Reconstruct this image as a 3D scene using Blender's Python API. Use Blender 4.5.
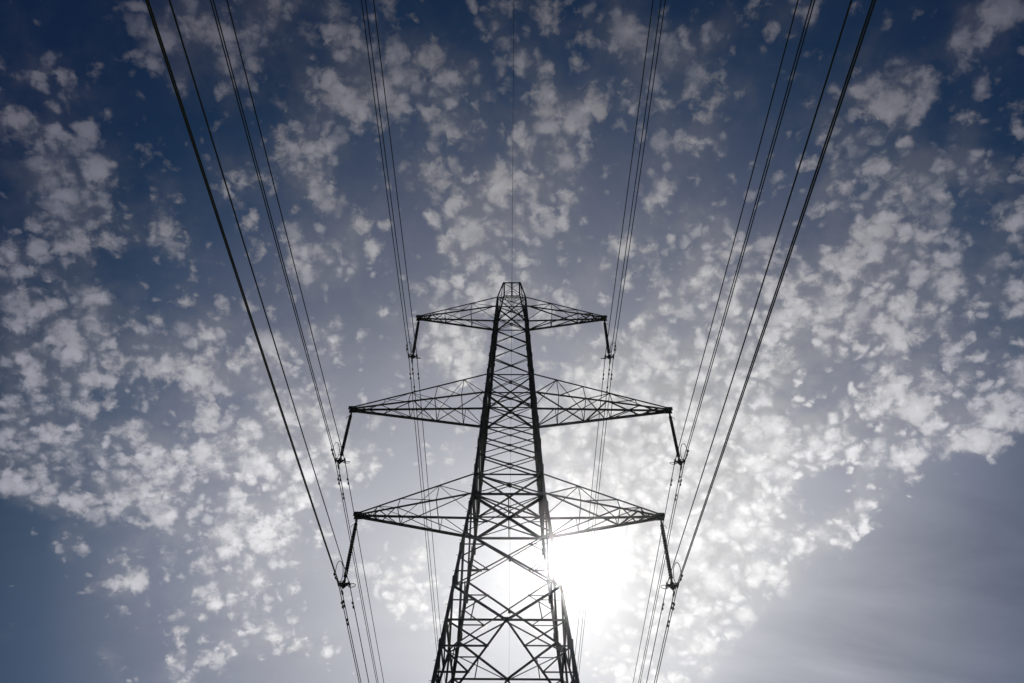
import bpy, bmesh, math, random
from mathutils import Vector, Matrix
random.seed(7)
for o in list(bpy.data.objects): bpy.data.objects.remove(o)
SC = bpy.context.scene; COL = SC.collection
PI = math.pi

# ------------------------------------------------------------------ camera
cam_d = bpy.data.cameras.new('camera'); cam = bpy.data.objects.new('camera', cam_d); COL.objects.link(cam)
SC.camera = cam
cam_d.sensor_width = 36.0; cam_d.lens = 767.148 / 1024 * 36.0; cam_d.clip_start = 0.05; cam_d.clip_end = 6000
F = Vector((-0.0086871, 0.64000337, 0.76832299)); RT = Vector((0.99996018, 0.00398911, 0.00798325)); UP = Vector((-0.00204438, -0.76836174, 0.64001254))
cam.matrix_world = Matrix(((RT.x, UP.x, -F.x, 0.466), (RT.y, UP.y, -F.y, -30.54), (RT.z, UP.z, -F.z, 1.6), (0, 0, 0, 1)))

# ------------------------------------------------------------------ sun and sky
SUN_EL, SUN_AZ = math.radians(33.95), math.radians(4.2)          # azimuth from +Y towards +X
SD = Vector((math.cos(SUN_EL) * math.sin(SUN_AZ), math.cos(SUN_EL) * math.cos(SUN_AZ), math.sin(SUN_EL)))
sd = bpy.data.lights.new('sun', 'SUN'); sd.energy = 3.2; sd.angle = math.radians(0.5); sd.color = (1.0, 0.965, 0.92)
sun = bpy.data.objects.new('sun', sd); COL.objects.link(sun)
sun.rotation_euler = (-SD).to_track_quat('-Z', 'Y').to_euler()
SC.view_settings.view_transform = 'Standard'; SC.view_settings.look = 'None'
SC.view_settings.exposure = 0.0; SC.view_settings.gamma = 1.0; SC.view_settings.use_curve_mapping = False
HAZE_D, HAZE_G = 0.00014, 0.977
SC.cycles.volume_bounces = 0; SC.cycles.max_bounces = 6
SC.cycles.use_adaptive_sampling = True; SC.cycles.adaptive_threshold = 0.01

W = bpy.data.worlds.new('World'); SC.world = W; W.use_nodes = True
nt = W.node_tree; nt.nodes.clear()
class G:
    """small helper to write node maths as calls"""
    def __init__(s, nt): s.nt = nt
    def node(s, t, **kw):
        n = s.nt.nodes.new(t)
        for k, v in kw.items(): setattr(n, k, v)
        return n
    def put(s, sock, v):
        if hasattr(v, 'is_output'): s.nt.links.new(v, sock)
        elif v is not None: sock.default_value = v
    def m(s, op, a, b=None, c=None, clamp=False):
        n = s.node('ShaderNodeMath', operation=op); n.use_clamp = clamp
        s.put(n.inputs[0], a); s.put(n.inputs[1], b); s.put(n.inputs[2], c)
        return n.outputs[0]
    def v(s, op, a, b=None):
        n = s.node('ShaderNodeVectorMath', operation=op); s.put(n.inputs[0], a); s.put(n.inputs[1], b)
        return n.outputs['Value'] if op in ('DISTANCE', 'DOT_PRODUCT', 'LENGTH') else n.outputs[0]
    def mr(s, x, a, b, c=0.0, d=1.0, t='SMOOTHSTEP'):
        n = s.node('ShaderNodeMapRange', interpolation_type=t)
        for i, q in enumerate((x, a, b, c, d)): s.put(n.inputs[i], q)
        return n.outputs[0]
    def mix(s, f, a, b, bt='MIX'):
        n = s.node('ShaderNodeMix', data_type='RGBA', blend_type=bt)
        s.put(n.inputs[0], f); s.put(n.inputs[6], a); s.put(n.inputs[7], b)
        return n.outputs[2]
    def noise(s, vec, sc, det=4, rough=.55, dist=0.0, w=None):
        n = s.node('ShaderNodeTexNoise'); s.put(n.inputs['Vector'], vec)
        n.inputs['Scale'].default_value = sc; n.inputs['Detail'].default_value = det
        n.inputs['Roughness'].default_value = rough; n.inputs['Distortion'].default_value = dist
        return n
    def ramp(s, f, stops, mode='B_SPLINE'):
        n = s.node('ShaderNodeValToRGB'); n.color_ramp.interpolation = mode
        e = n.color_ramp.elements
        while len(e) < len(stops): e.new(0.5)
        for i, (p, c) in enumerate(stops): e[i].position = p; e[i].color = (*c, 1)
        s.put(n.inputs[0], f); return n.outputs[0]
g = G(nt)
tc = g.node('ShaderNodeTexCoord'); D = g.v('NORMALIZE', tc.outputs['Generated'])
sep = g.node('ShaderNodeSeparateXYZ'); nt.links.new(D, sep.inputs[0])
# cloud layer coordinates: a gently curved high layer (altocumulus), fixed to the world
k = g.m('ADD', g.m('MAXIMUM', sep.outputs[2], 0.02), 0.6)
comb = g.node('ShaderNodeCombineXYZ')
nt.links.new(g.m('DIVIDE', sep.outputs[0], k), comb.inputs[0]); nt.links.new(g.m('DIVIDE', sep.outputs[1], k), comb.inputs[1])
Pc = comb.outputs[0]
# banks of cloud: x, y, radius, amount, in the layer's coordinates
CLOUDS = [(-0.361, 0.219, 0.013, 0.5),(-0.347, 0.237, 0.015, 0.75),(-0.39, 0.235, 0.009, 0.5),(-0.356, 0.282, 0.02, 0.9),(-0.381, 0.271, 0.015, 0.5),(-0.378, 0.302, 0.016, 0.55),(-0.353, 0.308, 0.013, 0.6),(-0.369, 0.341, 0.018, 0.5),(-0.254, 0.184, 0.016, 0.6),(-0.26, 0.204, 0.015, 0.6),(-0.26, 0.232, 0.012, 0.5),(-0.209, 0.188, 0.013, 0.5),(-0.223, 0.232, 0.022, 0.65),(-0.164, 0.186, 0.022, 0.65),(-0.14, 0.205, 0.023, 0.65),(-0.177, 0.174, 0.014, 0.45),(-0.151, 0.231, 0.02, 0.65),(-0.127, 0.246, 0.022, 0.75),(-0.178, 0.255, 0.018, 0.65),(-0.183, 0.287, 0.025, 0.75),(-0.187, 0.316, 0.021, 0.75),(-0.157, 0.291, 0.012, 0.5),(-0.239, 0.316, 0.025, 0.75),(-0.285, 0.317, 0.012, 0.5),(-0.32, 0.331, 0.02, 0.6),(-0.308, 0.371, 0.028, 0.65),(-0.43, 0.394, 0.034, 0.5),(-0.396, 0.413, 0.031, 0.5),(-0.353, 0.405, 0.027, 0.3),(-0.077, 0.191, 0.011, 0.35),(-0.063, 0.225, 0.02, 0.65),(-0.039, 0.201, 0.02, 0.55),(-0.036, 0.258, 0.023, 0.65),(-0.084, 0.244, 0.014, 0.5),(-0.064, 0.315, 0.015, 0.95),(-0.052, 0.355, 0.023, 0.7),(-0.016, 0.324, 0.021, 0.85),(-0.035, 0.378, 0.02, 0.75),(-0.015, 0.39, 0.024, 0.75),(-0.142, 0.375, 0.033, 0.6),(-0.194, 0.371, 0.013, 0.6),(-0.17, 0.395, 0.023, 0.5),(-0.134, 0.443, 0.015, 0.7),(-0.177, 0.471, 0.02, 0.8),(0.009, 0.226, 0.016, 0.55),(0.022, 0.273, 0.023, 0.75),(0.035, 0.302, 0.019, 0.75),(0.005, 0.3, 0.017, 0.7),(-0.003, 0.337, 0.014, 0.85),(0.04, 0.337, 0.019, 0.75),(0.001, 0.397, 0.019, 0.9),(0.071, 0.406, 0.013, 0.65),(0.126, 0.428, 0.017, 0.6),(0.062, 0.185, 0.027, 0.5),(0.08, 0.229, 0.022, 0.6),(0.116, 0.228, 0.014, 0.5),(0.155, 0.202, 0.015, 0.5),(0.18, 0.238, 0.012, 0.6),(0.149, 0.243, 0.016, 0.45),(0.163, 0.286, 0.014, 0.55),(0.115, 0.272, 0.011, 0.45),(0.339, 0.189, 0.023, 1.0),(0.351, 0.228, 0.013, 0.7),(0.359, 0.244, 0.009, 0.6),(0.302, 0.224, 0.015, 0.8),(0.288, 0.249, 0.021, 1.0),(0.276, 0.214, 0.013, 0.5),(0.35, 0.276, 0.02, 0.9),(0.322, 0.297, 0.016, 0.9),(0.25, 0.266, 0.017, 0.65),(0.265, 0.291, 0.019, 0.7),(0.381, 0.294, 0.014, 0.85),(0.403, 0.322, 0.016, 0.8),(0.301, 0.356, 0.024, 0.9),(0.355, 0.353, 0.018, 0.9),(0.244, 0.359, 0.023, 0.85),(0.198, 0.39, 0.02, 0.6),(0.175, 0.421, 0.022, 0.7),(0.22, 0.427, 0.046, 1.0),(0.28, 0.421, 0.05, 1.0),(0.336, 0.406, 0.044, 1.0),(0.393, 0.408, 0.038, 0.9),(0.435, 0.42, 0.03, 0.8),(0.173, 0.491, 0.039, 0.85),(0.23, 0.496, 0.054, 1.0),(0.294, 0.5, 0.048, 1.0),(0.351, 0.477, 0.041, 0.9),(0.406, 0.478, 0.031, 0.8),(0.448, 0.486, 0.019, 0.7),(0.182, 0.575, 0.052, 0.95),(0.239, 0.57, 0.046, 0.95),(0.275, 0.555, 0.03, 0.9),(0.348, 0.555, 0.027, 0.85),(0.336, 0.601, 0.024, 0.95),(0.325, 0.647, 0.021, 0.95),(0.18, 0.666, 0.06, 0.95),(0.235, 0.66, 0.054, 0.95),(0.274, 0.69, 0.028, 0.8),(0.186, 0.748, 0.057, 0.9),(0.233, 0.737, 0.039, 0.85),(0.191, 0.809, 0.047, 0.8),(0.149, 0.838, 0.059, 0.7),(0.116, 0.476, 0.03, 0.75),(0.082, 0.559, 0.052, 0.8),(0.121, 0.558, 0.047, 0.8),(0.095, 0.637, 0.066, 0.7),(0.038, 0.426, 0.024, 0.8),(0.098, 0.505, 0.03, 0.5),(-0.061, 0.466, 0.035, 0.7),(-0.082, 0.425, 0.021, 0.7),(-0.047, 0.497, 0.03, 0.6),(-0.433, 0.501, 0.035, 0.95),(-0.467, 0.537, 0.028, 0.85),(-0.421, 0.54, 0.031, 0.95),(-0.425, 0.577, 0.027, 0.9),(-0.375, 0.553, 0.024, 0.8),(-0.465, 0.58, 0.023, 0.8),(-0.456, 0.647, 0.013, 0.9),(-0.423, 0.684, 0.021, 1.0),(-0.347, 0.5, 0.031, 0.8),(-0.317, 0.509, 0.031, 0.8),(-0.376, 0.608, 0.028, 0.85),(-0.343, 0.58, 0.03, 0.8),(-0.297, 0.587, 0.035, 0.85),(-0.252, 0.609, 0.032, 0.85),(-0.271, 0.535, 0.034, 0.8),(-0.32, 0.64, 0.032, 0.75),(-0.366, 0.655, 0.023, 0.6),(-0.325, 0.709, 0.026, 0.75),(-0.277, 0.74, 0.038, 0.65),(-0.514, 0.73, 0.009, 1.0),(-0.441, 0.783, 0.016, 1.0),(-0.359, 0.81, 0.027, 1.0),(-0.32, 0.795, 0.018, 0.8),(-0.433, 0.812, 0.009, 0.9),(-0.19, 0.587, 0.042, 0.6),(-0.239, 0.673, 0.044, 0.6),(-0.129, 0.748, 0.035, 0.85),(-0.098, 0.787, 0.035, 0.8),(-0.148, 0.705, 0.034, 0.5),(-0.458, 0.467, 0.022, 0.8),(-0.414, 0.454, 0.027, 0.7),(-0.373, 0.46, 0.022, 0.6),(-0.294, 0.45, 0.024, 0.6),(-0.26, 0.434, 0.017, 0.6),(-0.212, 0.52, 0.03, 0.6),(-0.045, 0.426, 0.015, 0.6),(0.02, 0.456, 0.024, 0.6),(0.068, 0.475, 0.02, 0.6),(0.317, 0.573, 0.015, -0.8),(0.308, 0.599, 0.017, -0.8),(0.297, 0.627, 0.013, -0.7),(0.281, 0.613, 0.012, -0.5),(0.322, 0.548, 0.011, -0.5),(0.239, 0.57, 0.014, -0.4),(0.374, 0.429, 0.018, -0.4),(0.24, 0.25, 0.017, 0.4),(0.221, 0.275, 0.019, 0.45),(0.238, 0.325, 0.02, 0.6),(0.211, 0.309, 0.018, 0.45),(0.195, 0.368, 0.021, 0.55),(0.175, 0.351, 0.018, 0.4),(0.278, 0.322, 0.021, 0.8),(0.268, 0.353, 0.02, 0.7),(0.215, 0.389, 0.023, 0.6),(0.319, 0.331, 0.02, 0.6),(0.289, 0.3, 0.016, 0.6),(0.163, 0.393, 0.016, 0.4),(-0.381, 0.688, 0.028, 0.5),(-0.359, 0.739, 0.026, 0.45),(-0.409, 0.741, 0.019, 0.35),(-0.292, 0.69, 0.033, 0.55),(-0.283, 0.788, 0.03, 0.5),(-0.223, 0.722, 0.029, 0.5),(-0.209, 0.809, 0.03, 0.45),(0.437, 0.488, 0.027, 0.7),(0.412, 0.523, 0.024, 0.6),(0.366, 0.552, 0.025, 0.7),(0.354, 0.587, 0.02, 0.7),(0.241, 0.766, 0.025, 0.5),(0.277, 0.719, 0.022, 0.5),(-0.103, 0.661, 0.029, 0.45),(-0.095, 0.72, 0.027, 0.45),(-0.043, 0.807, 0.031, 0.4),(0.142, 0.452, 0.021, 0.5),(-0.099, 0.559, 0.032, 0.3),(-0.24, 0.794, 0.035, 0.3),(-0.371, 0.176, 0.027, -0.2),(0.081, 0.83, 0.072, 0.5),(-0.02, 0.758, 0.058, 0.5),(0.359, 0.403, 0.034, 0.6),(0.427, 0.45, 0.03, 0.8),(0.393, 0.516, 0.033, 0.75),(0.436, 0.519, 0.027, 0.6),(0.334, 0.525, 0.038, 0.7),(0.198, 0.541, 0.041, 0.6),(0.14, 0.692, 0.045, 0.6),(-0.226, 0.477, 0.025, 0.6),(-0.256, 0.495, 0.029, 0.6),(-0.338, 0.455, 0.028, 0.5),(-0.413, 0.36, 0.021, 0.4),(-0.369, 0.403, 0.023, 0.35),(-0.374, 0.33, 0.018, 0.35),(-0.172, 0.215, 0.023, 0.4),(-0.098, 0.217, 0.019, 0.35),(0.001, 0.196, 0.023, 0.35),(-0.066, 0.273, 0.021, 0.4),(0.139, 0.33, 0.035, 0.3),(0.108, 0.367, 0.027, 0.35),(-0.093, 0.314, 0.019, 0.35),(-0.208, 0.409, 0.024, 0.35),(-0.113, 0.474, 0.026, 0.4),(-0.425, 0.622, 0.03, 0.6),(-0.397, 0.673, 0.021, 0.4),(-0.311, 0.552, 0.036, 0.6),(-0.218, 0.573, 0.031, 0.6),(0.309, 0.438, 0.036, 0.4),(0.132, 0.202, 0.023, 0.3),(0.192, 0.2, 0.015, 0.3),(0.095, 0.21, 0.023, 0.4),(0.046, 0.265, 0.02, 0.4),(-0.339, 0.283, 0.016, 0.3),(-0.345, 0.192, 0.018, 0.2),(-0.044, 0.388, 0.026, 0.5)]
warp = g.noise(Pc, 9.0, 3, .6)
Pw = g.v('ADD', Pc, g.v('MULTIPLY', g.v('SUBTRACT', warp.outputs['Color'], (.5, .5, .5)), (.06, .06, 0)))
# their summed amount is held in rows of ramps: two ramps of 32 stops to a row, three rows in a ramp's R, G and B
X0, X1, Y0, Y1, NR = -0.64, 0.64, 0.13, 0.91, 36
XH = (X1 - X0) / 2; DY = (Y1 - Y0) / (NR - 1)
def amount(x, y):
    a = 0.0
    for (cx, cy, r, q) in CLOUDS:
        d = math.hypot(x - cx, y - cy)
        t = (r * 1.9 - d) / (r * 1.6)
        if t > 0: t = min(t, 1.0); a += q * t * t * (3 - 2 * t)
    return max(-.6, min(a, 1.4))
sepW = g.node('ShaderNodeSeparateXYZ'); nt.links.new(Pw, sepW.inputs[0])
ty = g.m('DIVIDE', g.m('SUBTRACT', sepW.outputs[1], Y0), DY)
cy_ = g.node('ShaderNodeCombineXYZ')
for q in range(3): nt.links.new(ty, cy_.inputs[q])
halves = []
for hf in (0, 1):
    tx = g.m('DIVIDE', g.m('SUBTRACT', sepW.outputs[0], X0 + hf * XH), XH, clamp=True); tot = None
    for k3 in range(0, NR, 3):
        w = g.v('MAXIMUM', g.v('SUBTRACT', (1, 1, 1), g.v('ABSOLUTE', g.v('SUBTRACT', cy_.outputs[0], (k3, k3 + 1, k3 + 2)))), (0, 0, 0))
        stops = []
        for c in range(32):
            x = X0 + hf * XH + XH * c / 31
            stops.append((c / 31, tuple((amount(x, Y0 + DY * (k3 + q)) + .6) / 2 for q in range(3))))
        f = g.v('DOT_PRODUCT', g.ramp(tx, stops, 'LINEAR'), w)
        tot = f if tot is None else g.m('ADD', tot, f)
    halves.append(tot)
pick = g.m('GREATER_THAN', sepW.outputs[0], (X0 + X1) / 2)
acc = g.m('ADD', g.m('MULTIPLY', halves[0], g.m('SUBTRACT', 1.0, pick)), g.m('MULTIPLY', halves[1], pick))
inside = g.m('MULTIPLY', g.mr(ty, 0, 2), g.m('MULTIPLY', g.mr(ty, NR - 3, NR - 1, 1, 0), g.mr(g.m('ABSOLUTE', sepW.outputs[0]), .58, .63, 1, 0)))
acc = g.m('MULTIPLY', g.m('SUBTRACT', g.m('MULTIPLY', acc, 2.0), .6), inside)
sepP = g.node('ShaderNodeSeparateXYZ'); nt.links.new(Pw, sepP.inputs[0])
# far right the bank ends along a straight front; beyond it only a thin smooth veil
fw = g.m('MULTIPLY', g.m('SUBTRACT', g.noise(Pc, 14.0, 4, .6).outputs['Fac'], .5), .07)
front = g.m('ADD', fw, g.m('ADD', g.m('MULTIPLY', g.m('SUBTRACT', sepP.outputs[0], 0.461), 1.19), g.m('SUBTRACT', sepP.outputs[1], 0.512)))
beyond = g.mr(front, 0.0, 0.035)
beyond_soft = g.mr(front, -0.04, 0.14)
# away from the mapped part of the sky a scattered field of the same cloud
wide = g.noise(Pc, 4.5, 2, .5)
outside = g.mr(g.v('DISTANCE', Pc, (0.0, 0.5, 0)), 0.62, 0.8)
high = g.mr(sep.outputs[2], 0.52, 0.70)
field = g.m('MAXIMUM', g.m('MULTIPLY', g.mr(wide.outputs['Fac'], .40, .62), outside), g.m('MULTIPLY', high, g.mr(wide.outputs['Fac'], .35, .65, .22, .58)))
mid = g.noise(Pc, 11.0, 3, .55)
sheet = g.mr(g.v('DISTANCE', Pw, (0.17, 0.62, 0)), 0.07, 0.22, 1.0, 0.0)      # south-east of the pylon the cloudlets merge into a sheet
cover = g.m('MULTIPLY', g.m('MINIMUM', g.m('ADD', acc, field), 1.15), g.m('MAXIMUM', g.mr(mid.outputs['Fac'], .36, .62, .45, 1.10, 'LINEAR'), g.m('MULTIPLY', sheet, 1.05)))
n1 = g.noise(Pc, 36.0, 6, .62, .2)
n2 = g.noise(Pc, 95.0, 6, .66, .3)
bank = g.mr(g.v('DISTANCE', Pc, (0.30, 0.52, 0)), 0.06, 0.22, 1.0, 0.0)       # the eastern bank breaks into finer ripples
erode = g.m('ADD', g.m('MULTIPLY', g.m('SUBTRACT', n1.outputs['Fac'], .5), 1.15), g.m('MULTIPLY', g.m('SUBTRACT', n2.outputs['Fac'], .5), 1.25))
bend = g.v('MULTIPLY', g.v('SUBTRACT', g.noise(Pc, 28, 3, .6).outputs['Color'], (.5, .5, .5)), (.028, .028, 0))
Pv = g.v('ADD', Pc, bend)
def puffs(scale, gain, off):
    """separate cloudlets, one to a cell, each with its own size"""
    vo = g.node('ShaderNodeTexVoronoi', feature='SMOOTH_F1'); nt.links.new(g.v('ADD', Pv, off), vo.inputs['Vector'])
    vo.inputs['Smoothness'].default_value = 0.22
    vo.inputs['Scale'].default_value = scale; vo.inputs['Randomness'].default_value = 0.9
    sc_ = g.node('ShaderNodeSeparateColor'); nt.links.new(vo.outputs['Color'], sc_.inputs[0])
    want = g.m('ADD', g.m('MULTIPLY', cover, gain), g.m('MULTIPLY', g.m('SUBTRACT', sc_.outputs[0], .5), .75))
    R = g.m('MULTIPLY', g.mr(want, .12, 1.0, 0.08, 1.0, 'LINEAR'), .60)
    h_ = g.m('SUBTRACT', g.m('SUBTRACT', R, vo.outputs['Distance']), g.m('MULTIPLY', erode, .88))       # height of the puff's dome
    return g.m('SUBTRACT', h_, g.mr(want, .10, .24, .6, 0.0)), sc_.outputs[1]
hA, rA = puffs(31.0, .94, (0, 0, 0)); hB_, rB = puffs(52.0, .97, (3.3, 1.7, 0)); hC, rC = puffs(84.0, .97, (7.1, 4.4, 0))
fade = lambda d_, r_: g.m('MULTIPLY', d_, g.mr(r_, .1, .7, .55, 1.0))
dA = fade(g.mr(hA, -.06, .38), rA); dB = fade(g.mr(hB_, -.06, .38), rB); dC = g.m('MULTIPLY', g.mr(hC, .0, .40), g.m('ADD', .45, g.m('MULTIPLY', bank, .45)))
inv = lambda x: g.m('SUBTRACT', 1.0, x)
dens = inv(g.m('MULTIPLY', g.m('MULTIPLY', inv(g.m('MULTIPLY', dA, inv(g.m('MULTIPLY', sheet, .30)))), inv(g.m('MULTIPLY', dB, .85))), inv(dC)))
dome = g.m('MAXIMUM', g.m('MAXIMUM', g.m('MULTIPLY', hA, .8), hB_), hC)
soft = g.mr(g.m('ADD', g.m('MULTIPLY', cover, .8), g.m('MULTIPLY', g.m('SUBTRACT', n1.outputs['Fac'], .5), 1.2)), .15, 1.2, 0, .40)
dens = g.m('ADD', g.m('MULTIPLY', dens, .93), g.m('MULTIPLY', soft, inv(dens)))
merge = g.m('MULTIPLY', g.m('MULTIPLY', sheet, g.mr(cover, .2, .8)), g.mr(n1.outputs['Fac'], .36, .62, .15, .72))
dens = g.m('ADD', dens, g.m('MULTIPLY', merge, inv(dens)))
dens = g.m('MULTIPLY', dens, inv(beyond))
# angle from the sun drives how strongly thin cloud scatters light towards us
ang = g.m('ARCCOSINE', g.m('MINIMUM', g.v('DOT_PRODUCT', D, tuple(SD)), 0.99999))
an = g.m('DIVIDE', ang, 1.2)                                      # 1.2 rad = 69 degrees
def lin(r_, g_, b_): return tuple(((c / 255 + .055) / 1.055) ** 2.4 if c > 10 else c / 255 / 12.92 for c in (r_, g_, b_))
air = g.m('POWER', g.m('MINIMUM', g.m('DIVIDE', 0.6, g.m('MAXIMUM', sep.outputs[2], 0.12)), 1.0), 1.6)      # longer path through the thin layer lower down
gr_ = lambda v, b=6: lin(v, v, v + b)
cl = g.ramp(an, [(0.0, lin(246, 244, 243)), (.19, lin(243, 242, 242)), (.30, lin(232, 231, 233)), (.42, lin(194, 193, 199)), (.50, lin(166, 166, 175)), (.62, lin(130, 131, 145)), (.80, lin(112, 112, 127)), (1.0, lin(94, 94, 108))], 'LINEAR')
veil = g.ramp(an, [(0.0, lin(222, 219, 215)), (.07, lin(214, 212, 209)), (.12, lin(202, 200, 199)), (.19, lin(180, 179, 180)), (.30, lin(146, 146, 150)), (.40, lin(108, 111, 121)), (.50, lin(62, 73, 86)), (.58, lin(31, 44, 54)), (.68, lin(20, 26, 33)), (.8, lin(12, 13, 20)), (1.0, lin(8, 9, 15))], 'LINEAR')
cl = g.mix(1.0, cl, air, 'MULTIPLY'); veil = g.mix(1.0, veil, air, 'MULTIPLY')
sky = g.node('ShaderNodeTexSky', sky_type='NISHITA'); sky.sun_disc = False
sky.sun_elevation = SUN_EL; sky.sun_rotation = SUN_AZ; sky.altitude = 0; sky.air_density = 1.0; sky.dust_density = 0.3; sky.ozone_density = 3.0
blue = g.mix(1.0, sky.outputs[0], (.030, .080, .148, 1), 'MULTIPLY')
# cirrus streaks give the veil some unevenness
st = g.node('ShaderNodeMapping'); nt.links.new(Pc, st.inputs[0]); st.inputs['Rotation'].default_value = (0, 0, math.radians(50)); st.inputs['Scale'].default_value = (1.6, 7.0, 1)
sn = g.noise(st.outputs[0], 1.6, 6, .6, .8)
hz = g.noise(Pc, 5.0, 5, .55)
uneven = g.m('ADD', 0.72, g.m('ADD', g.m('MULTIPLY', sn.outputs['Fac'], .28), g.m('MULTIPLY', hz.outputs['Fac'], .28)))
uneven = g.m('ADD', uneven, g.m('MULTIPLY', beyond_soft, g.m('ADD', -0.20, g.m('MULTIPLY', g.m('SUBTRACT', sn.outputs['Fac'], .5), .5))))
blue = g.mix(1.0, blue, g.mr(sep.outputs[2], .45, .85, .55, 1.0), 'MULTIPLY')
low = g.mr(sep.outputs[2], .45, .78, 1.22, 1.0)                                 # the veil is milkier towards the horizon
veil2 = g.mix(1.0, g.mix(1.0, veil, low, 'MULTIPLY'), uneven, 'MULTIPLY')
base = g.mix(1.0, blue, g.mix(1.0, veil2, (10, 10, 10, 1), 'MULTIPLY'), 'ADD')
# thick parts of a puff stay brighter, thin rims take the veil's colour
thick = g.mr(g.m('ADD', dome, g.m('MULTIPLY', g.m('SUBTRACT', n2.outputs['Fac'], .5), .45)), -.08, .50, .66, 1.20, 'LINEAR')
clc = g.mix(1.0, g.mix(1.0, cl, thick, 'MULTIPLY'), (10, 10, 10, 1), 'MULTIPLY')
colr = g.mix(dens, base, clc)
bg = g.node('ShaderNodeBackground'); nt.links.new(colr, bg.inputs[0]); bg.inputs[1].default_value = 0.1
wo = g.node('ShaderNodeOutputWorld'); nt.links.new(bg.outputs[0], wo.inputs[0])
W.cycles.sampling_method = 'MANUAL'; W.cycles.sample_map_resolution = 512

# ------------------------------------------------------------------ materials
def mat(name, col, rough=.5, metal=0.0, var=.25, scale=6.0, bump=0.0):
    m = bpy.data.materials.new(name); m.use_nodes = True
    t = m.node_tree; b = t.nodes['Principled BSDF']; h = G(t)
    co = h.node('ShaderNodeTexCoord').outputs['Object']
    n = h.noise(co, scale, 6, .6); n2_ = h.noise(co, scale * 7, 3, .6)
    f = h.m('ADD', h.m('MULTIPLY', n.outputs['Fac'], .65), h.m('MULTIPLY', n2_.outputs['Fac'], .35))
    lo = tuple(c * (1 - var) for c in col) + (1,); hi = tuple(min(1, c * (1 + var)) for c in col) + (1,)
    t.links.new(h.mix(h.mr(f, .35, .65), lo, hi), b.inputs['Base Color'])
    t.links.new(h.mr(f, .3, .7, max(0, rough - .12), min(1, rough + .12)), b.inputs['Roughness'])
    b.inputs['Metallic'].default_value = metal
    if bump:
        bp = h.node('ShaderNodeBump'); bp.inputs['Strength'].default_value = bump
        t.links.new(n2_.outputs['Fac'], bp.inputs['Height']); t.links.new(bp.outputs[0], b.inputs['Normal'])
    return m
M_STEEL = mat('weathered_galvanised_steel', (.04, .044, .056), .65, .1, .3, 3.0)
M_WIRE = mat('stranded_aluminium', (.05, .05, .054), .6, .2, .2, 20)
M_GLASS = mat('brown_porcelain', (.035, .026, .022), .75, 0, .3, 12)
M_IRON = mat('dark_iron_fittings', (.05, .05, .052), .6, .3, .3, 9)
M_GRASS = mat('meadow_grass', (.05, .075, .025), .95, 0, .5, .8, .4)
M_CONC = mat('concrete', (.32, .31, .29), .9, 0, .2, 3, .2)

# ------------------------------------------------------------------ helpers
def obj(name, bm, m, parent=None, smooth=False):
    me = bpy.data.meshes.new(name); bm.normal_update(); bm.to_mesh(me); bm.free(); me.materials.append(m)
    if smooth:
        for p in me.polygons: p.use_smooth = True
    o = bpy.data.objects.new(name, me); COL.objects.link(o)
    if parent: o.parent = parent
    return o
def tag(o, label, cat, group=None, kind=None):
    o['label'] = label; o['category'] = cat
    if group: o['group'] = group
    if kind: o['kind'] = kind
    return o
def empty(name, loc=(0, 0, 0)):
    o = bpy.data.objects.new(name, None); o.location = loc; o.empty_display_size = .3; COL.objects.link(o); return o
def angle(bm, a, b, w=.08, t=.009, nrm=None, off=0.0, flip=1, w2=None):
    """rolled steel angle from a to b: one flange across nrm, the other standing along -nrm"""
    a = Vector(a); b = Vector(b); ax = (b - a).normalized(); w2 = w2 or w
    n = Vector(nrm) if nrm is not None else Vector((0, 0, 1))
    n = (n - ax * n.dot(ax))
    if n.length < 1e-4: n = ax.orthogonal()
    n.normalize(); s = ax.cross(n) * flip
    prof = [(-w / 2, 0), (w / 2, 0), (w / 2, -t), (-w / 2 + t, -t), (-w / 2 + t, -w2), (-w / 2, -w2)]
    A = [bm.verts.new(a + s * u + n * (v + off)) for u, v in prof]
    B = [bm.verts.new(b + s * u + n * (v + off)) for u, v in prof]
    for i in range(6): bm.faces.new((A[i], A[(i + 1) % 6], B[(i + 1) % 6], B[i]))
    bm.faces.new(A[::-1]); bm.faces.new(B)
def corner_angle(bm, a, b, dx, dy, w=.15, t=.016):
    """leg section: heel on the line a-b, flanges running towards dx and dy"""
    a = Vector(a); b = Vector(b); dx = Vector(dx); dy = Vector(dy)
    prof = [(0, 0), (w, 0), (w, t), (t, t), (t, w), (0, w)]
    A = [bm.verts.new(a + dx * u + dy * v) for u, v in prof]; B = [bm.verts.new(b + dx * u + dy * v) for u, v in prof]
    for i in range(6): bm.faces.new((A[i], A[(i + 1) % 6], B[(i + 1) % 6], B[i]))
    bm.faces.new(A[::-1]); bm.faces.new(B)
def box(bm, c, sx, sy, sz, rot=None):
    vs = bmesh.ops.create_cube(bm, size=1)['verts']
    mt = Matrix.Translation(Vector(c)) @ (rot.to_4x4() if rot else Matrix.Identity(4)) @ Matrix.Diagonal((sx, sy, sz, 1))
    bmesh.ops.transform(bm, matrix=mt, verts=vs)
def plate(bm, c, n, w, h, t=.012, up=(0, 0, 1)):
    n = Vector(n).normalized(); u = Vector(up); u = (u - n * u.dot(n)).normalized(); s = u.cross(n)
    box(bm, c, w, t, h, Matrix((s, n, u)).transposed())
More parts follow.
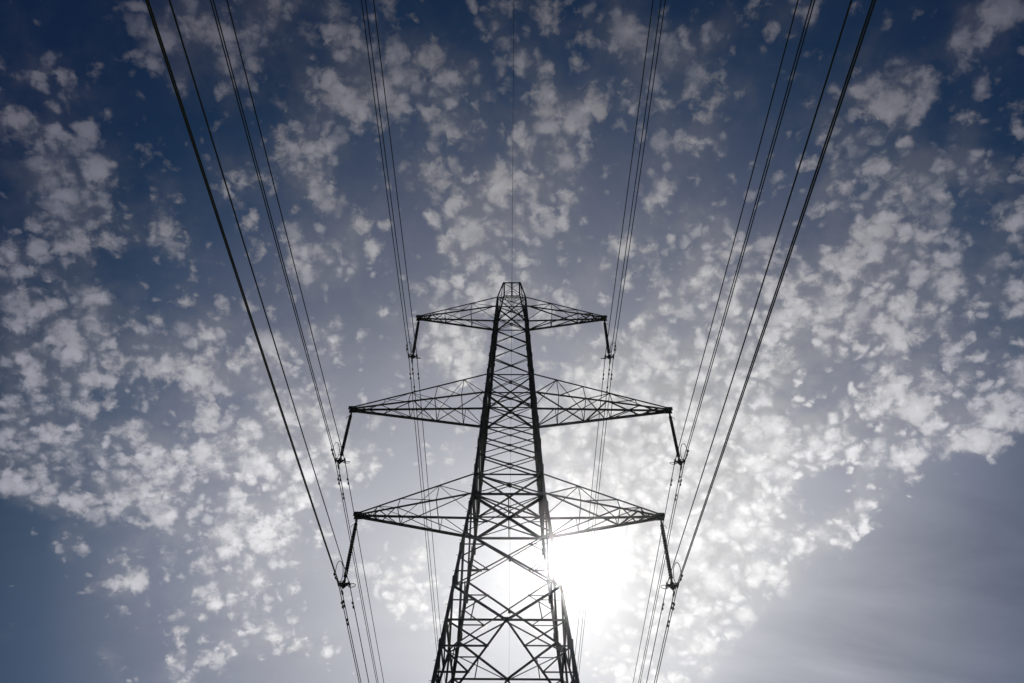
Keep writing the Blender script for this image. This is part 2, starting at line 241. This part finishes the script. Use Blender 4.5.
def tube(bm, pts, r, seg=8, closed=False, caps=True):
    pts = [Vector(p) for p in pts]; n = len(pts); rings = []; ref = None
    for i, p in enumerate(pts):
        t = (pts[(i + 1) % n] - pts[i - 1]) if closed else (pts[min(i + 1, n - 1)] - pts[max(i - 1, 0)])
        t.normalize()
        if ref is None: ref = t.orthogonal().normalized()
        ref = (ref - t * ref.dot(t)).normalized(); q = t.cross(ref)
        rr = r[i] if isinstance(r, (list, tuple)) else r
        rings.append([bm.verts.new(p + (ref * math.cos(2 * PI * j / seg) + q * math.sin(2 * PI * j / seg)) * rr) for j in range(seg)])
    for i in range(n if closed else n - 1):
        A, B = rings[i], rings[(i + 1) % n]
        for j in range(seg): bm.faces.new((A[j], A[(j + 1) % seg], B[(j + 1) % seg], B[j]))
    if caps and not closed: bm.faces.new(rings[0][::-1]); bm.faces.new(rings[-1])

# ------------------------------------------------------------------ ground
bm = bmesh.new()
bmesh.ops.create_grid(bm, x_segments=90, y_segments=90, size=600)
for v in bm.verts:
    r_ = v.co.length
    v.co.z = (math.sin(v.co.x * .011) * math.cos(v.co.y * .013) * 1.6) * min(1, max(0, (r_ - 60) / 200)) - .02
gr = obj('ground', bm, M_GRASS); gr['kind'] = 'structure'

# ------------------------------------------------------------------ the pylon
HB, HM, HT = 24.889, 32.215, 40.578
UB, UM, UT = 1.257, 1.558, 1.007
HP = 43.768
XB, XM, XT = 7.4, 8.9, 5.971
LEV = [18.0, 19.64, 22.55, HB, HB + UB]
def hw(h):
    """half width of the square body at height h"""
    if h > HT + UT: 
        f = (h - HT - UT) / (HP - HT - UT); return .960 * (1 - f) + .60 * f
    if h >= HB: return 1.77 + (1.009 - 1.77) / (HT - HB) * (h - HB)
    return 1.77 + .102 * (HB - h)
py = empty('electricity_pylon')
tag(py, 'tall dark steel lattice pylon with three tiers of cross arms in front of the sun', 'pylon')
# legs
bps = [0.12, 13.4, HB, HT + UT, HP]
for sx in (-1, 1):
    for sy in (-1, 1):
        bm = bmesh.new()
        for a, b, w in ((0.12, 13.4, .18), (13.4, 18.0, .155), (18.0, HB, .15), (HB, HM, .145), (HM, HT, .135), (HT, HT + UT, .115), (HT + UT, HP, .09)):
            corner_angle(bm, (sx * hw(a), sy * hw(a), a), (sx * hw(b), sy * hw(b), b), (-sx, 0, 0), (0, -sy, 0), w, w * .11)
        for h in (16.9, 19.9, 21.7, 24.2, 26.6, 28.4, 30.1, 31.6, 34.1, 35.6, 37.4, 38.9):   # splice plates stand proud of the leg
            w = .2 if h < 26 else .16
            box(bm, (sx * (hw(h) + .014), sy * (hw(h) - w * .5), h), .022, w, .42 if h < 33 else .3)
            box(bm, (sx * (hw(h) - w * .5), sy * (hw(h) + .014), h), w, .022, .42 if h < 33 else .3)
        if sx == sy:                                                # climbing pegs on two opposite legs
            h = 3.2; kk = 0
            while h < 41:
                q = hw(h)
                if kk % 2: box(bm, (sx * (q + .05), sy * (q - .06), h), .1, .016, .016)
                else: box(bm, (sx * (q - .06), sy * (q + .05), h), .016, .1, .016)
                h += .42; kk += 1
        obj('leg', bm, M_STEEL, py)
        bm = bmesh.new(); bmesh.ops.create_cone(bm, segments=20, radius1=.55, radius2=.42, depth=.5, cap_ends=True)
        bmesh.ops.translate(bm, vec=(sx * hw(.1), sy * hw(.1), .1), verts=bm.verts); obj('footing', bm, M_CONC, py)
FACES = [((1, 0), (0, -1)), ((1, 0), (0, 1)), ((0, 1), (1, 0)), ((0, 1), (-1, 0))]        # (along, outward normal)
def fp(face, u, h, ins=0.0):
    """point on a body face: u from -1 (one leg) to 1 (the other)"""
    (ax, ay), (nx, ny) = face; q = hw(h); i = q - ins
    return Vector((ax * u * q + nx * i, ay * u * q + ny * i, h))
def xbrace(face, h0, h1, w, gus=True):
    bm = bmesh.new(); n = (face[1][0], face[1][1], .05)
    e = .97
    angle(bm, fp(face, -e, h1), fp(face, e, h0), w, .009, n, -.004, 1)
    angle(bm, fp(face, e, h1), fp(face, -e, h0), w * .62, .007, n, -.018, -1, w * .35)
    if gus: plate(bm, (fp(face, 0, (h0 + h1) / 2) * .5 + (fp(face, -e, h1) + fp(face, e, h0)) * .25), face[1] + (0,), w * 1.5, w * 1.5, .05)
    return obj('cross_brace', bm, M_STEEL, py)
def hbrace(face, h, w, name='horizontal_brace'):
    bm = bmesh.new(); n = (face[1][0], face[1][1], 0)
    angle(bm, fp(face, -.98, h), fp(face, .98, h), w, .009, n, -.03, 1)
    return obj(name, bm, M_STEEL, py)
def strut(pairs, face, w=.055, name='redundant_strut'):
    for i in range(0, len(pairs), 2):                     # a strut and the one it meets on the brace: one little bracket
        bm = bmesh.new()
        for a, b in pairs[i:i + 2]: angle(bm, a, b, w, .007, face[1] + (0,), -.035, 1)
        if len(pairs[i:i + 2]) == 2: plate(bm, Vector(pairs[i][0]) - Vector(face[1] + (0,)) * .037, face[1] + (0,), .1, .1, .02)
        obj(name, bm, M_STEEL, py)
up5 = [HM + UM + (HT - HM - UM) * f for f in (0, .215, .425, .62, .815, 1)]
lo5 = [HB + UB + (HM - HB - UB) * f for f in (0, .22, .43, .63, .82, 1)]
for fc in FACES:
    xbrace(fc, HT + UT, HP - .02, .05, False); xbrace(fc, HT, HT + UT, .06)
    for a, b in zip(up5, up5[1:]): xbrace(fc, a, b, .085)
    xbrace(fc, HM, HM + UM, .08)
    for a, b in zip(lo5, lo5[1:]): xbrace(fc, a, b, .095)
    xbrace(fc, HB, HB + UB, .085)
    xbrace(fc, LEV[2], HB, .085); xbrace(fc, LEV[1], LEV[2], .105)
    for h, w in ((HP, .1), (HT + UT, .08), (HT, .085), (HM + UM, .09), (HM, .10), (HB + UB, .10), (HB, .15), (LEV[0], .10)): hbrace(fc, h, w)
    # inverted V down to the middle of the level, then the long splayed pair below it
    bm = bmesh.new(); n = fc[1] + (.05,)
    c = fp(fc, 0, LEV[0])
    for s in (-1, 1):
        angle(bm, fp(fc, s * .97, LEV[1]), c, .085, .01, n, -.008 - .012 * (s > 0), s)
    plate(bm, c, fc[1] + (0,), .2, .2, .03)
    obj('v_brace', bm, M_STEEL, py)
    bm = bmesh.new()
    for s in (-1, 1): angle(bm, c, fp(fc, s * .97, 13.4), .09, .011, n, -.012 - .014 * (s > 0), s)
    obj('splayed_brace', bm, M_STEEL, py)
    L = lambda s, h: fp(fc, s * .97, h)
    for s in (-1, 1):
        K = lambda f: c.lerp(fp(fc, s * .97, 13.4), f)              # along the splayed brace
        V = lambda f: L(s, LEV[1]).lerp(c, f)
        q1, q2, q3 = K(.25), K(.49), K(.74)
        strut([(q1, L(s, q1.z)), (q1, L(s, LEV[0])), (q2, L(s, q2.z)), (q2, L(s, q1.z)), (q3, L(s, q3.z)), (q3, L(s, q2.z))], fc, .06)
        v1 = V(.42); hz_ = c.lerp(fp(fc, s, LEV[0]), .58)
        strut([(v1, hz_), (v1, L(s, v1.z))], fc, .045)
        # X panel between levels 1 and 2, and 2 and the lowest arms
        for h0, h1 in ((LEV[1], LEV[2]), (LEV[2], HB)):
            lo, hi = L(s, h0), L(s, h1); oo = L(-s, h0); oh = L(-s, h1)
            den = hw(h0) + hw(h1); cc = hi.lerp(oo, hw(h1) / den)
            a_ = lo.lerp(cc, .5); b_ = hi.lerp(cc, .5)
            pr = []
            mz = L(s, (a_.z + b_.z) / 2)
            pr = [(a_, L(s, a_.z)), (a_, mz), (b_, L(s, b_.z)), (b_, mz)] if h0 == LEV[1] else [(a_, L(s, a_.z)), (a_, mz)]
            strut(pr, fc, .045)
    # the part of the body below the picture
    lv = [13.4, 7.2, .5]
    hbrace(fc, 13.4, .12)
    for h1, h0 in zip(lv, lv[1:]):
        bm = bmesh.new(); mid = fp(fc, 0, h1)
        for s in (-1, 1): angle(bm, mid, fp(fc, s * .97, h0), .12, .011, n, -.012 - .014 * (s > 0), s)
        obj('splayed_brace', bm, M_STEEL, py)
    hbrace(fc, 7.2, .11)
# level (plan) bracing inside the body
for h, w in ((HB, .11), (HB + UB, .07), (HM, .09), (HM + UM, .06), (HT, .07), (HT + UT, .05), (LEV[0], .09), (13.4, .09)):
    bm = bmesh.new(); q = hw(h) * .98
    if h in (LEV[0], 13.4):
        w = .045
        P4 = [Vector((0, -q, h - .05)), Vector((q, 0, h - .05)), Vector((0, q, h - .05)), Vector((-q, 0, h - .05))]
        for i in range(4): angle(bm, P4[i], P4[(i + 1) % 4], w, .009, (0, 0, 1), 0)
    else:
        angle(bm, (-q, -q, h), (q, q, h), w, .009, (0, 0, 1), -.02); angle(bm, (q, -q, h), (-q, q, h), w, .009, (0, 0, 1), -.032, -1)
        if h == HB: angle(bm, (0, -q, h), (0, q, h), .05, .008, (0, 0, 1), -.06)
        plate(bm, (0, 0, h - .05), (0, 0, 1), w * 2.6, w * 2.6, .02, (0, 1, 0))
    obj('plan_brace', bm, M_STEEL, py)
# earth wire bracket on the flat top
bm = bmesh.new()
angle(bm, (0, -.6, HP + .03), (0, .6, HP + .03), .1, .01, (0, 0, 1), 0)
plate(bm, (0, 0, HP - .12), (1, 0, 0), .12, .3, .02)
tube(bm, [(.36 * math.cos(a) , .36 * math.sin(a), HP - .72) for a in [2 * PI * i / 24 for i in range(24)]], .022, 6, True)
tube(bm, [(0, -.36, HP - .72), (0, -.56, HP)], .02, 6); tube(bm, [(0, .36, HP - .72), (0, .56, HP)], .02, 6)
obj('earth_wire_bracket', bm, M_STEEL, py)

def arm(s, h, u, X, fr, cw, ztip):
    ar = empty('cross_arm'); ar.parent = py
    b0, b1 = hw(h), hw(h + u)
    tipL = {-1: Vector((s * X, -.11, h)), 1: Vector((s * X, .11, h))}
    tipU = {-1: Vector((s * (X - .1), -.10, h + .16)), 1: Vector((s * (X - .1), .10, h + .16))}
    Lo = {k_: Vector((s * b0, k_ * b0, h)) for k_ in (-1, 1)}; Up = {k_: Vector((s * b1, k_ * b1, h + u)) for k_ in (-1, 1)}
    for k_ in (-1, 1):
        bm = bmesh.new(); angle(bm, Lo[k_], tipL[k_], cw, .012, (0, 0, -1), 0, k_ * s, cw * .8); obj('lower_chord', bm, M_STEEL, ar)
        bm = bmesh.new(); angle(bm, Up[k_], tipU[k_], cw * .72, .01, (0, 0, 1), 0, k_ * s); obj('upper_chord', bm, M_STEEL, ar)
    l = lambda k_, f: Lo[k_].lerp(tipL[k_], f); up = lambda k_, f: Up[k_].lerp(tipU[k_], f)
    # front and rear trusses: posts and falling diagonals
    for k_ in (-1, 1):
        prev = 0
        bm = bmesh.new()
        for i, f in enumerate(fr):
            angle(bm, l(k_, f), up(k_, f), .036, .007, (0, k_, 0), .006)
            angle(bm, up(k_, f), l(k_, prev), .042 if i < 2 else .036, .007, (0, k_, 0), -.006)
            prev = f
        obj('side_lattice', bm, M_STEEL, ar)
    # bottom panel: bold zigzag with a lighter one crossing it, and cross ties
    zz = [0, fr[1] * 1.02, .5 * (fr[1] + fr[2]) + .06, .5 * (fr[2] + 1), .93]
    for ph, w in ((0, .062), (1, .05)):
        bm = bmesh.new()
        for i in range(len(zz) - 1):
            k_ = -1 if (i + ph) % 2 == 0 else 1
            angle(bm, l(k_, zz[i]), l(-k_, zz[i + 1]), w, .008, (0, 0, -1), -.02 - .012 * ph)
        obj('bottom_lattice', bm, M_STEEL, ar)
    for f in (fr[0], fr[1], fr[2]):
        bm = bmesh.new(); angle(bm, l(-1, f), l(1, f), .045, .007, (0, 0, -1), -.045); obj('cross_tie', bm, M_STEEL, ar)
    # top panel: light zigzag
    bm = bmesh.new(); zt = [0, fr[0], fr[1], fr[2], .92]
    for i in range(len(zt) - 1):
        k_ = 1 if i % 2 == 0 else -1
        angle(bm, up(k_, zt[i]), up(-k_, zt[i + 1]), .032, .007, (0, 0, 1), -.015)
    obj('top_lattice', bm, M_STEEL, ar)
    bm = bmesh.new()
    box(bm, (s * (X - .02), 0, h + .04), .32, .30, .02); box(bm, (s * (X - .02), -.13, h + .05), .42, .018, .26); box(bm, (s * (X - .02), .13, h + .05), .42, .018, .26)
    box(bm, (s * X, 0, h - .06), .03, .10, .2)
    obj('tip_plate', bm, M_STEEL, ar)
    return ar
arm_spec = [(HB, UB, XB, (.30, .64, .84), .125), (HM, UM, XM, (.17, .37, .57, .76), .125), (HT, UT, XT, (.32, .66, .86), .105)]
for h, u, X, fr, cw in arm_spec:
    for s in (-1, 1): arm(s, h, u, X, fr, cw, 0)

# ------------------------------------------------------------------ insulator strings
LS = 3.73; BW = .25                                   # string length, half the bundle's width
SIDE = {-1: 'left', 1: 'right'}; TIER = ['lowest', 'middle', 'top']
def bundle_pts(s): return [(s * BW, .145), (-s * BW, .145), (0, -.29)]     # outer, inner, bottom of the triangle
def insulator(s, X, z0, tier):
    o = empty('insulator_string', (s * X, 0, z0))
    tag(o, f'dark insulator string hanging from the tip of the {TIER[tier]} {SIDE[s]} cross arm', 'insulator', 'insulator strings under the cross arm tips')
    bm = bmesh.new()
    tube(bm, [(0, .0, .06), (0, 0, -.12)], .05, 8); tube(bm, [(0, 0, -.12), (0, 0, -.30)], [.055, .06], 8)
    box(bm, (0, 0, -.12), .09, .05, .10); obj('hanger_link', bm, M_IRON, o)
    # cap-and-pin discs turned as one profile
    bm = bmesh.new(); z = -.28; n = 21; pitch = (LS - .28 - .46) / n; pts = []; rad = []
    for i in range(n):
        for dz, r_ in ((0, .078), (.02, .082), (.045, .085), (.062, .093), (.082, .096), (.090, .094), (.098, .088), (.115, .078)):
            pts.append((0, 0, z - dz * pitch / .15)); rad.append(r_)
        z -= pitch
    tube(bm, pts, rad, 14); obj('insulator_discs', bm, M_GLASS, o, True)
    zb = -LS
    bm = bmesh.new()
    tube(bm, [(0, 0, z + .02), (0, 0, zb + .16)], .05, 8)
    # triangular yoke plate lying across the line
    tri = [(s * BW * 1.12, .20), (-s * BW * 1.12, .20), (0, -.14)]
    A = [bm.verts.new((x, -.012, zb + q)) for x, q in tri]; B = [bm.verts.new((x, .012, zb + q)) for x, q in tri]
    bm.faces.new(A); bm.faces.new(B[::-1])
    for i in range(3): bm.faces.new((A[i], B[i], B[(i + 1) % 3], A[(i + 1) % 3]))
    box(bm, (0, 0, zb + .22), .16, .06, .16)
    obj('yoke_plate', bm, M_IRON, o)
    for x, q in bundle_pts(s):
        bm = bmesh.new(); tube(bm, [(x, -.20, q + zb - .02), (x, -.08, q + zb), (x, .08, q + zb), (x, .20, q + zb - .02)], [.03, .05, .05, .03], 8)
        box(bm, (x, 0, q + zb + .07), .035, .05, .14); obj('suspension_clamp', bm, M_IRON, o)
    # arcing horns: a tall racket on the outer side and a small ring on the inner side
    bm = bmesh.new(); N_ = 26
    tube(bm, [(s * (.26 + .17 * math.cos(a) + .05 * math.sin(a)), -.22 - .10 * math.sin(a), zb + .62 + .50 * math.sin(a)) for a in [2 * PI * i / N_ for i in range(N_)]], .017, 6, True)
    tube(bm, [(0, 0, zb + .22), (s * .12, -.12, zb + .17), (s * .25, -.16, zb + .14)], .02, 6); obj('arcing_horn', bm, M_IRON, o)
    bm = bmesh.new()
    tube(bm, [(-s * (.33 + .16 * math.cos(a)), .16 + .12 * math.sin(a), zb + .16 + .17 * math.sin(a)) for a in [2 * PI * i / N_ for i in range(N_)]], .017, 6, True)
    tube(bm, [(0, 0, zb + .22), (-s * .12, .08, zb + .12), (-s * .2, .12, zb + .10)], .02, 6); obj('arcing_horn', bm, M_IRON, o)
    bm = bmesh.new()                                  # small upper horn at the tower end
    tube(bm, [(0, 0, -.30), (s * .14, 0, -.34), (s * .22, 0, -.5)], .014, 6); obj('upper_horn', bm, M_IRON, o)

# ------------------------------------------------------------------ conductors
LINE = .010                                           # the line runs a touch off the pylon's axis
NEAR_S, NEAR_C, FAR_S, FAR_C = .109, .00029, .055, .00016
def wire_pt(t, X, z):
    """t along the line, negative towards and over the camera"""
    a = abs(t)
    dz = (-NEAR_S * a + NEAR_C * a * a) if t < 0 else (-FAR_S * a + FAR_C * a * a)
    return Vector((X - LINE * t, t, z + dz))
TS = [-345, -300, -260, -220, -180, -150, -120] + [-100 + 2.5 * i for i in range(40)] + [0] + [2.5 * i for i in range(1, 41)] + [120, 150, 180, 220, 260, 300, 345]
def bundle(s, X, z, tier):
    o = empty('conductor_bundle', (s * X, 0, z))
    tag(o, f'bundle of thin dark power cables clamped under the {TIER[tier]} {SIDE[s]} cross arm', 'power line', 'power line bundles carried by the pylon')
    for i, (dx, dz) in enumerate(bundle_pts(s)):
        bm = bmesh.new(); tube(bm, [wire_pt(t, dx, dz) for t in TS], .021, 8); c = obj('conductor', bm, M_WIRE, o, True)
        for t in ((-.85, 1.5), (1.5,), (.75, 2.15))[i]:
            bm = bmesh.new(); p = wire_pt(t, dx, dz); a = wire_pt(t - .24, dx, dz); b = wire_pt(t + .24, dx, dz); d = Vector((0, 0, -.075))
            tube(bm, [a + d, b + d], .009, 6); box(bm, p + d * .5, .03, .05, .10)
            for e0, e1 in ((a, a.lerp(b, .3)), (b, b.lerp(a, .3))): tube(bm, [e0 + d, e0.lerp(e1, .15) + d, e0.lerp(e1, .85) + d, e1 + d], [.028, .05, .05, .03], 8)
            obj('vibration_damper', bm, M_IRON, c)
    for t in (-300, -240, -180, -120, -58, 58, 120, 180, 240, 300):
        bm = bmesh.new(); P3 = [wire_pt(t, dx, dz) for dx, dz in bundle_pts(s)]
        for i in range(3): tube(bm, [P3[i], P3[(i + 1) % 3]], .018, 6)
        obj('spacer', bm, M_IRON, o)
for ti, (h, X) in enumerate(((HB, XB), (HM, XM), (HT, XT))):
    for s in (-1, 1):
        insulator(s, X, h - .15, ti); bundle(s, X, h - .15 - LS, ti)
bm = bmesh.new(); tube(bm, [wire_pt(t, 0, HP + .10) for t in TS], .009, 8)
ew = obj('earth_wire', bm, M_WIRE, None, True); tag(ew, 'single thin earth wire running straight up from the flat pylon peak', 'power line')

# ------------------------------------------------------------------ scattering volume added for the glare round the sun
bm = bmesh.new(); bmesh.ops.create_cube(bm, size=1)
bmesh.ops.transform(bm, matrix=Matrix.Translation((0, 0, 22.0)) @ Matrix.Diagonal((1230, 1230, 54, 1)), verts=bm.verts)
hm = bpy.data.materials.new('glare_haze'); hm.use_nodes = True; ht = hm.node_tree; ht.nodes.clear()
pv = ht.nodes.new('ShaderNodeVolumePrincipled'); pv.inputs['Color'].default_value = (.97, .98, 1, 1); pv.inputs['Density'].default_value = HAZE_D; pv.inputs['Anisotropy'].default_value = HAZE_G
ho = ht.nodes.new('ShaderNodeOutputMaterial'); ht.links.new(pv.outputs[0], ho.inputs['Volume'])
hz_o = obj('glare_haze_box', bm, hm); hz_o['kind'] = 'stuff'  # added box; its forward scatter washes out steel close to the sun
